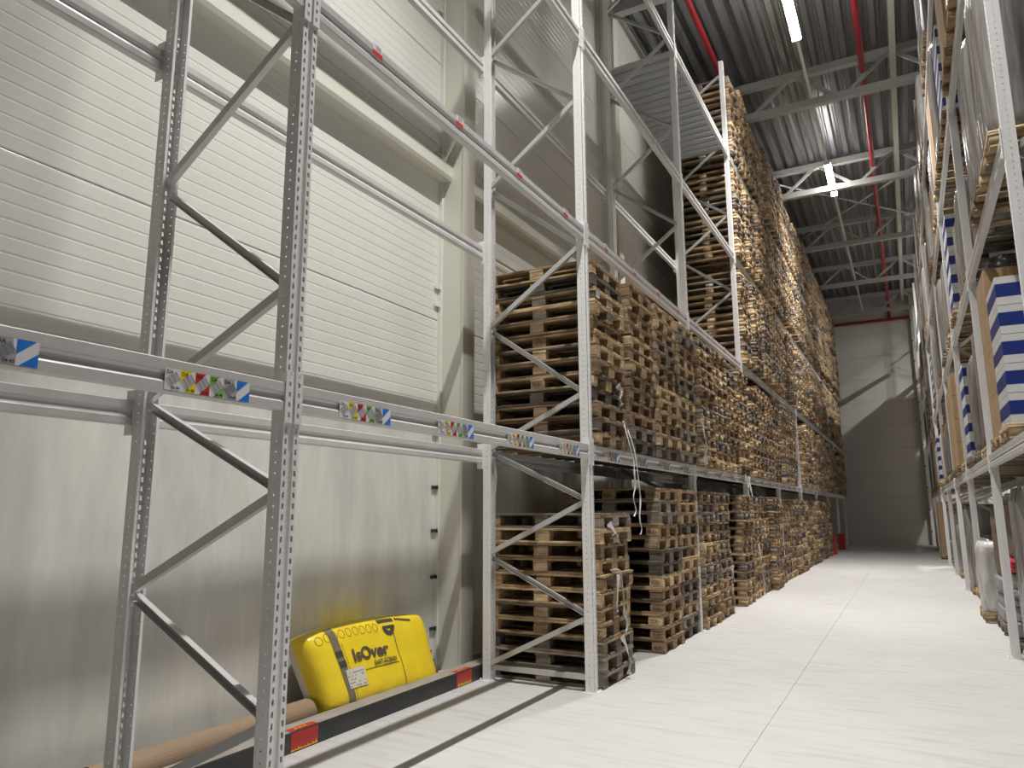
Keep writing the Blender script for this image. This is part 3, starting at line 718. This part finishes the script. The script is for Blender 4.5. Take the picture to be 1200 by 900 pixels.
# ================================================================ RIGHT RACK LOADS
def film_mesh(seed, rough=1.0):
    """unit block 0..1 in x,y,z with rounded, wrinkled faces"""
    r = random.Random(seed); b = MB(); n = 26; nz = 12; vs = []; fs = []
    ph = [r.uniform(0, 6) for _ in range(6)]
    for k in range(nz+1):
        z = k/nz
        for i in range(n*4):
            t = i/n; side = int(t); u = t-side
            x, y = [(u, 0), (1, u), (1-u, 1), (0, 1-u)][side]
            cx, cy = x-.5, y-.5
            mm = (abs(cx*2)**9+abs(cy*2)**9)**(1/9); cx /= mm; cy /= mm
            bul = 1+.02*math.sin(z*math.pi)-.05*max(0, (z-.93)/.07)**2
            wr = .010*rough*(math.sin(i*1.1+ph[0]+3*math.sin(z*4+ph[1]))+.6*math.sin(i*2.3+ph[2]+z*5))
            vs.append((.5+cx*(bul+wr), .5+cy*(bul+wr), z))
    N = n*4
    for k in range(nz):
        for i in range(N): fs.append((k*N+i, k*N+(i+1) % N, (k+1)*N+(i+1) % N, (k+1)*N+i))
    fs.append(tuple(nz*N+i for i in range(N))); fs.append(tuple(reversed(range(N))))
    b.add(vs, fs); return b
FILM = [film_mesh(s).mesh('wrap', M['film'], True) for s in range(4)]
FILMW = [film_mesh(s+9, 1.6).mesh('wrap', M['filmw'], True) for s in range(2)]
SACK = [film_mesh(s+20, 1.5).mesh('sack', M['sack'], True) for s in range(2)]
BSACK = film_mesh(31, 2).mesh('sack', M['brownsack'], True); RSACK = film_mesh(33, 2).mesh('sack', M['redbag'], True); DSACK = film_mesh(35, 2.5).mesh('sack', M['darkbag'], True)
def carton_mesh(mts, band):
    b = MB(); c = .012
    b.box((c, c, 0), (1-c, 1-c, 1-.01))
    if band:
        b.cur = 1; b.box((c-.004, c-.004, .28), (1-c+.004, 1-c+.004, .74))
    else:
        b.cur = 1; b.box((.44, c-.003, .0), (.56, 1-c+.003, .995))
    return b.mesh('carton', mts)
CT_B = carton_mesh([M['boxw'], M['boxb']], True); CT_C = carton_mesh([M['card'], mat('parcel_tape', (.30, .19, .10), .35)], False)
PAL_R = VAR[1][0]
def load(label, kind, x0, y0, z0, dx, dy, h, seed=0, detail=True, cat=None, pal=True):
    t = thing({'film': 'wrapped_pallet_load', 'filmw': 'wrapped_pallet_load', 'blue': 'carton_pallet_load', 'card': 'carton_pallet_load', 'sack': 'sack_pallet_load'}[kind], label, 'pallet load', (x0, y0, z0), 0, 'loads on the right rack')
    zz = 0
    if pal:
        o = link('pallet', VAR[[1, 0, 2, 3, 1][seed % 5]][seed % 5], t, (0, 0, .001)); o.scale = (dx/1.2, dy/.8, 1); zz = .141
    def put(me, nm, x, y, z, sx, sy, sz): o = link(nm, me, t, (x, y, z)); o.scale = (sx, sy, sz); return o
    if kind in ('film', 'filmw'): put((FILM if kind == 'film' else FILMW)[seed % (4 if kind == 'film' else 2)], 'wrap', .02, .02, zz, dx-.04, dy-.04, h)
    if kind in ('blue', 'card'):
        rows = max(1, round(h/.26)) if kind == 'blue' else max(1, round(h/.42)); rh = h/rows; nx, ny = (3, 2)
        for r_ in range(rows):
            for i in range(nx if detail else 1):
                for j in range(ny if detail else 1):
                    sx = (dx-.04)/(nx if detail else 1); sy = (dy-.04)/(ny if detail else 1)
                    put(CT_B if kind == 'blue' else CT_C, 'carton', .02+i*sx, .02+j*sy, zz+r_*rh, sx-.004, sy-.004, rh-.002)
    if kind == 'sack':
        n = max(2, round(h/.16))
        for r_ in range(n): put(SACK[r_ % 2], 'sack', .02+.02*(r_ % 2), .02, zz+r_*h/n, dx-.06, dy-.04, h/n*1.02)
    return t
X0 = XR-.06
near = []
def L_(label, kind, lv, y0, dy, h, seed=0, x0=X0, dx=1.15, **kw):
    load(label, kind, x0, y0, LV[lv]-.015 if lv else 0, dx, dy, h, seed, **kw); near.append((lv, y0, y0+dy))
# nearest bay of the right rack
L_('film wrapped grey load on the floor at the right edge, behind the nearest upright', 'film', 0, 8.45, .85, 1.62, 1, x0=.88)
L_('stack of white cartons with blue bands on the first level at the right edge', 'blue', 1, 7.45, .80, 1.30, 1, x0=.80)
L_('tall brown cardboard cartons beside the nearest blue banded cartons', 'card', 1, 8.42, .90, 1.66, 0, x0=.82)
L_('grey film wrapped load on a pale pallet high at the right edge, second level', 'film', 2, 6.20, .85, 1.55, 1, x0=.76)
L_('film wrapped load on the second level, next to the first upright', 'film', 2, 7.2, .85, 1.45, 2)
L_('low film wrapped load on second level before the next upright', 'film', 2, 8.4, .85, .55, 3, x0=.85)
L_('grey film wrapped load on the third level at the top right', 'film', 3, 6.3, .85, 1.4, 2)
L_('film wrapped load on third level with brown cartons beside it', 'film', 3, 7.4, .85, 1.5, 0)
L_('brown carton load on the third level of the nearest right bay', 'card', 3, 8.5, .85, 1.5, 2)
L_('stack of grey sacks on a floor pallet behind the nearest upright', 'sack', 0, 9.95, .85, .70, 2, x0=.90)
L_('second stack of grey sacks on the floor of the right rack', 'sack', 0, 11.2, .85, .55, 3, x0=.90)
L_('white wrapped load on the floor beside the sacks', 'filmw', 0, 12.30, .85, .95, 0, x0=.78)
L_('film wrapped load on first level behind the nearest upright', 'film', 1, 9.95, .85, 1.5, 1, x0=.84)
L_('grey wrapped load on first level left of the blue banded cartons', 'film', 1, 10.9, .80, 1.25, 3, x0=.82)
L_('narrow stack of white cartons with blue bands in the middle of the right rack', 'blue', 1, 11.82, .80, 1.30, 3, x0=.78)
L_('wrapped load ending the second bay on first level', 'film', 1, 12.66, .58, 1.4, 0, x0=.84)
L_('dark film wrapped load on second level of second bay', 'film', 2, 9.95, .85, 1.2, 3, x0=.82)
L_('blue banded white cartons on second level of second bay', 'blue', 2, 11.75, .80, 1.40, 0, x0=.77)
L_('film load behind the second level blue cartons', 'film', 2, 10.85, .8, 1.1, 1, x0=.84)
L_('blue banded white cartons on third level under film', 'blue', 3, 9.95, .80, 1.2, 2, x0=.77)
L_('tall film wrapped load on third level of second bay', 'film', 3, 10.9, .85, 1.6, 2)
L_('brown cartons on third level of second bay', 'card', 3, 11.9, .85, 1.4, 1)
L_('brown cartons on first level of third bay of the right rack', 'card', 1, 14.4, .85, 1.6, 2, x0=.76)
L_('brown cartons standing on first level past the tall ones', 'card', 1, 15.5, .85, 1.45, 3, x0=.76)
L_('brown carton stack on the floor far down the right rack', 'card', 0, 27.0, .85, 1.65, 1, x0=.72)
L_('blue banded white cartons on first level far down the right rack', 'blue', 1, 22.3, .80, 1.2, 1, x0=.74)
# loose things on and between the loads
def sackthing(label, me, name, loc, sc_, cat): o = link(name, me, None, loc); o.scale = sc_; return tag(o, label, cat)
sackthing('crumpled red bag on top of the grey sacks', RSACK, 'red_bag', (.93, 10.0, .85), (.7, .7, .13), 'bag')
sackthing('large brown paper sack bulging above the red bag', BSACK, 'brown_sack', (1.0, 10.1, .985), (.95, .7, .75), 'sack')
sackthing('brown sack lying on the second grey sack stack', BSACK, 'brown_sack', (.95, 11.25, .70), (1.0, .75, .9), 'sack')
sackthing('black film bundle lying on the cardboard cartons under the second level beam', DSACK, 'film_bundle', (.95, 8.5, 3.949), (.8, .7, .14), 'bundle')
# remaining bays: fill every slot that is still free
rr = random.Random(4); cnt = {}
for j in range(0, 8):
    for lv in range(0, 5):
        for s in range(4):
            y0 = YR(j)+.10+s*.9
            if any(l == lv and a-.05 < y0+.8 and y0 < b_+.05 for l, a, b_ in near): continue
            if j == 0 and lv < 4: continue
            if lv == 4 and (j < 1 or j > 4): continue
            if rr.random() < .10: continue
            kind = rr.choices(['film', 'card', 'blue', 'filmw'], [.60, .2, .08 if (j > 3 and lv) else 0, .10])[0]
            h = rr.uniform(1.0, 1.62); h = min(h, 1.45) if lv == 4 else h
            if lv == 0: h = rr.uniform(.8, 1.6)
            if lv == 3 and j > 4: h = 1.15
            word = {'film': 'grey film wrapped', 'card': 'brown carton', 'blue': 'blue banded carton', 'filmw': 'white film wrapped'}[kind]
            if lv == 0 and kind == 'card' and j < 4: kind, word = 'film', 'grey film wrapped'
            load('%s load, %s, %s slot of %s bay along the right rack' % (word, TIER[lv], ORD[s+1], ORD[j+1]), kind, X0+(.16 if lv == 0 else .04)+rr.uniform(-.03, .06), y0, LV[lv]-.015 if lv else 0, 1.15, .8, h, rr.randint(0, 7), detail=(j < 2))
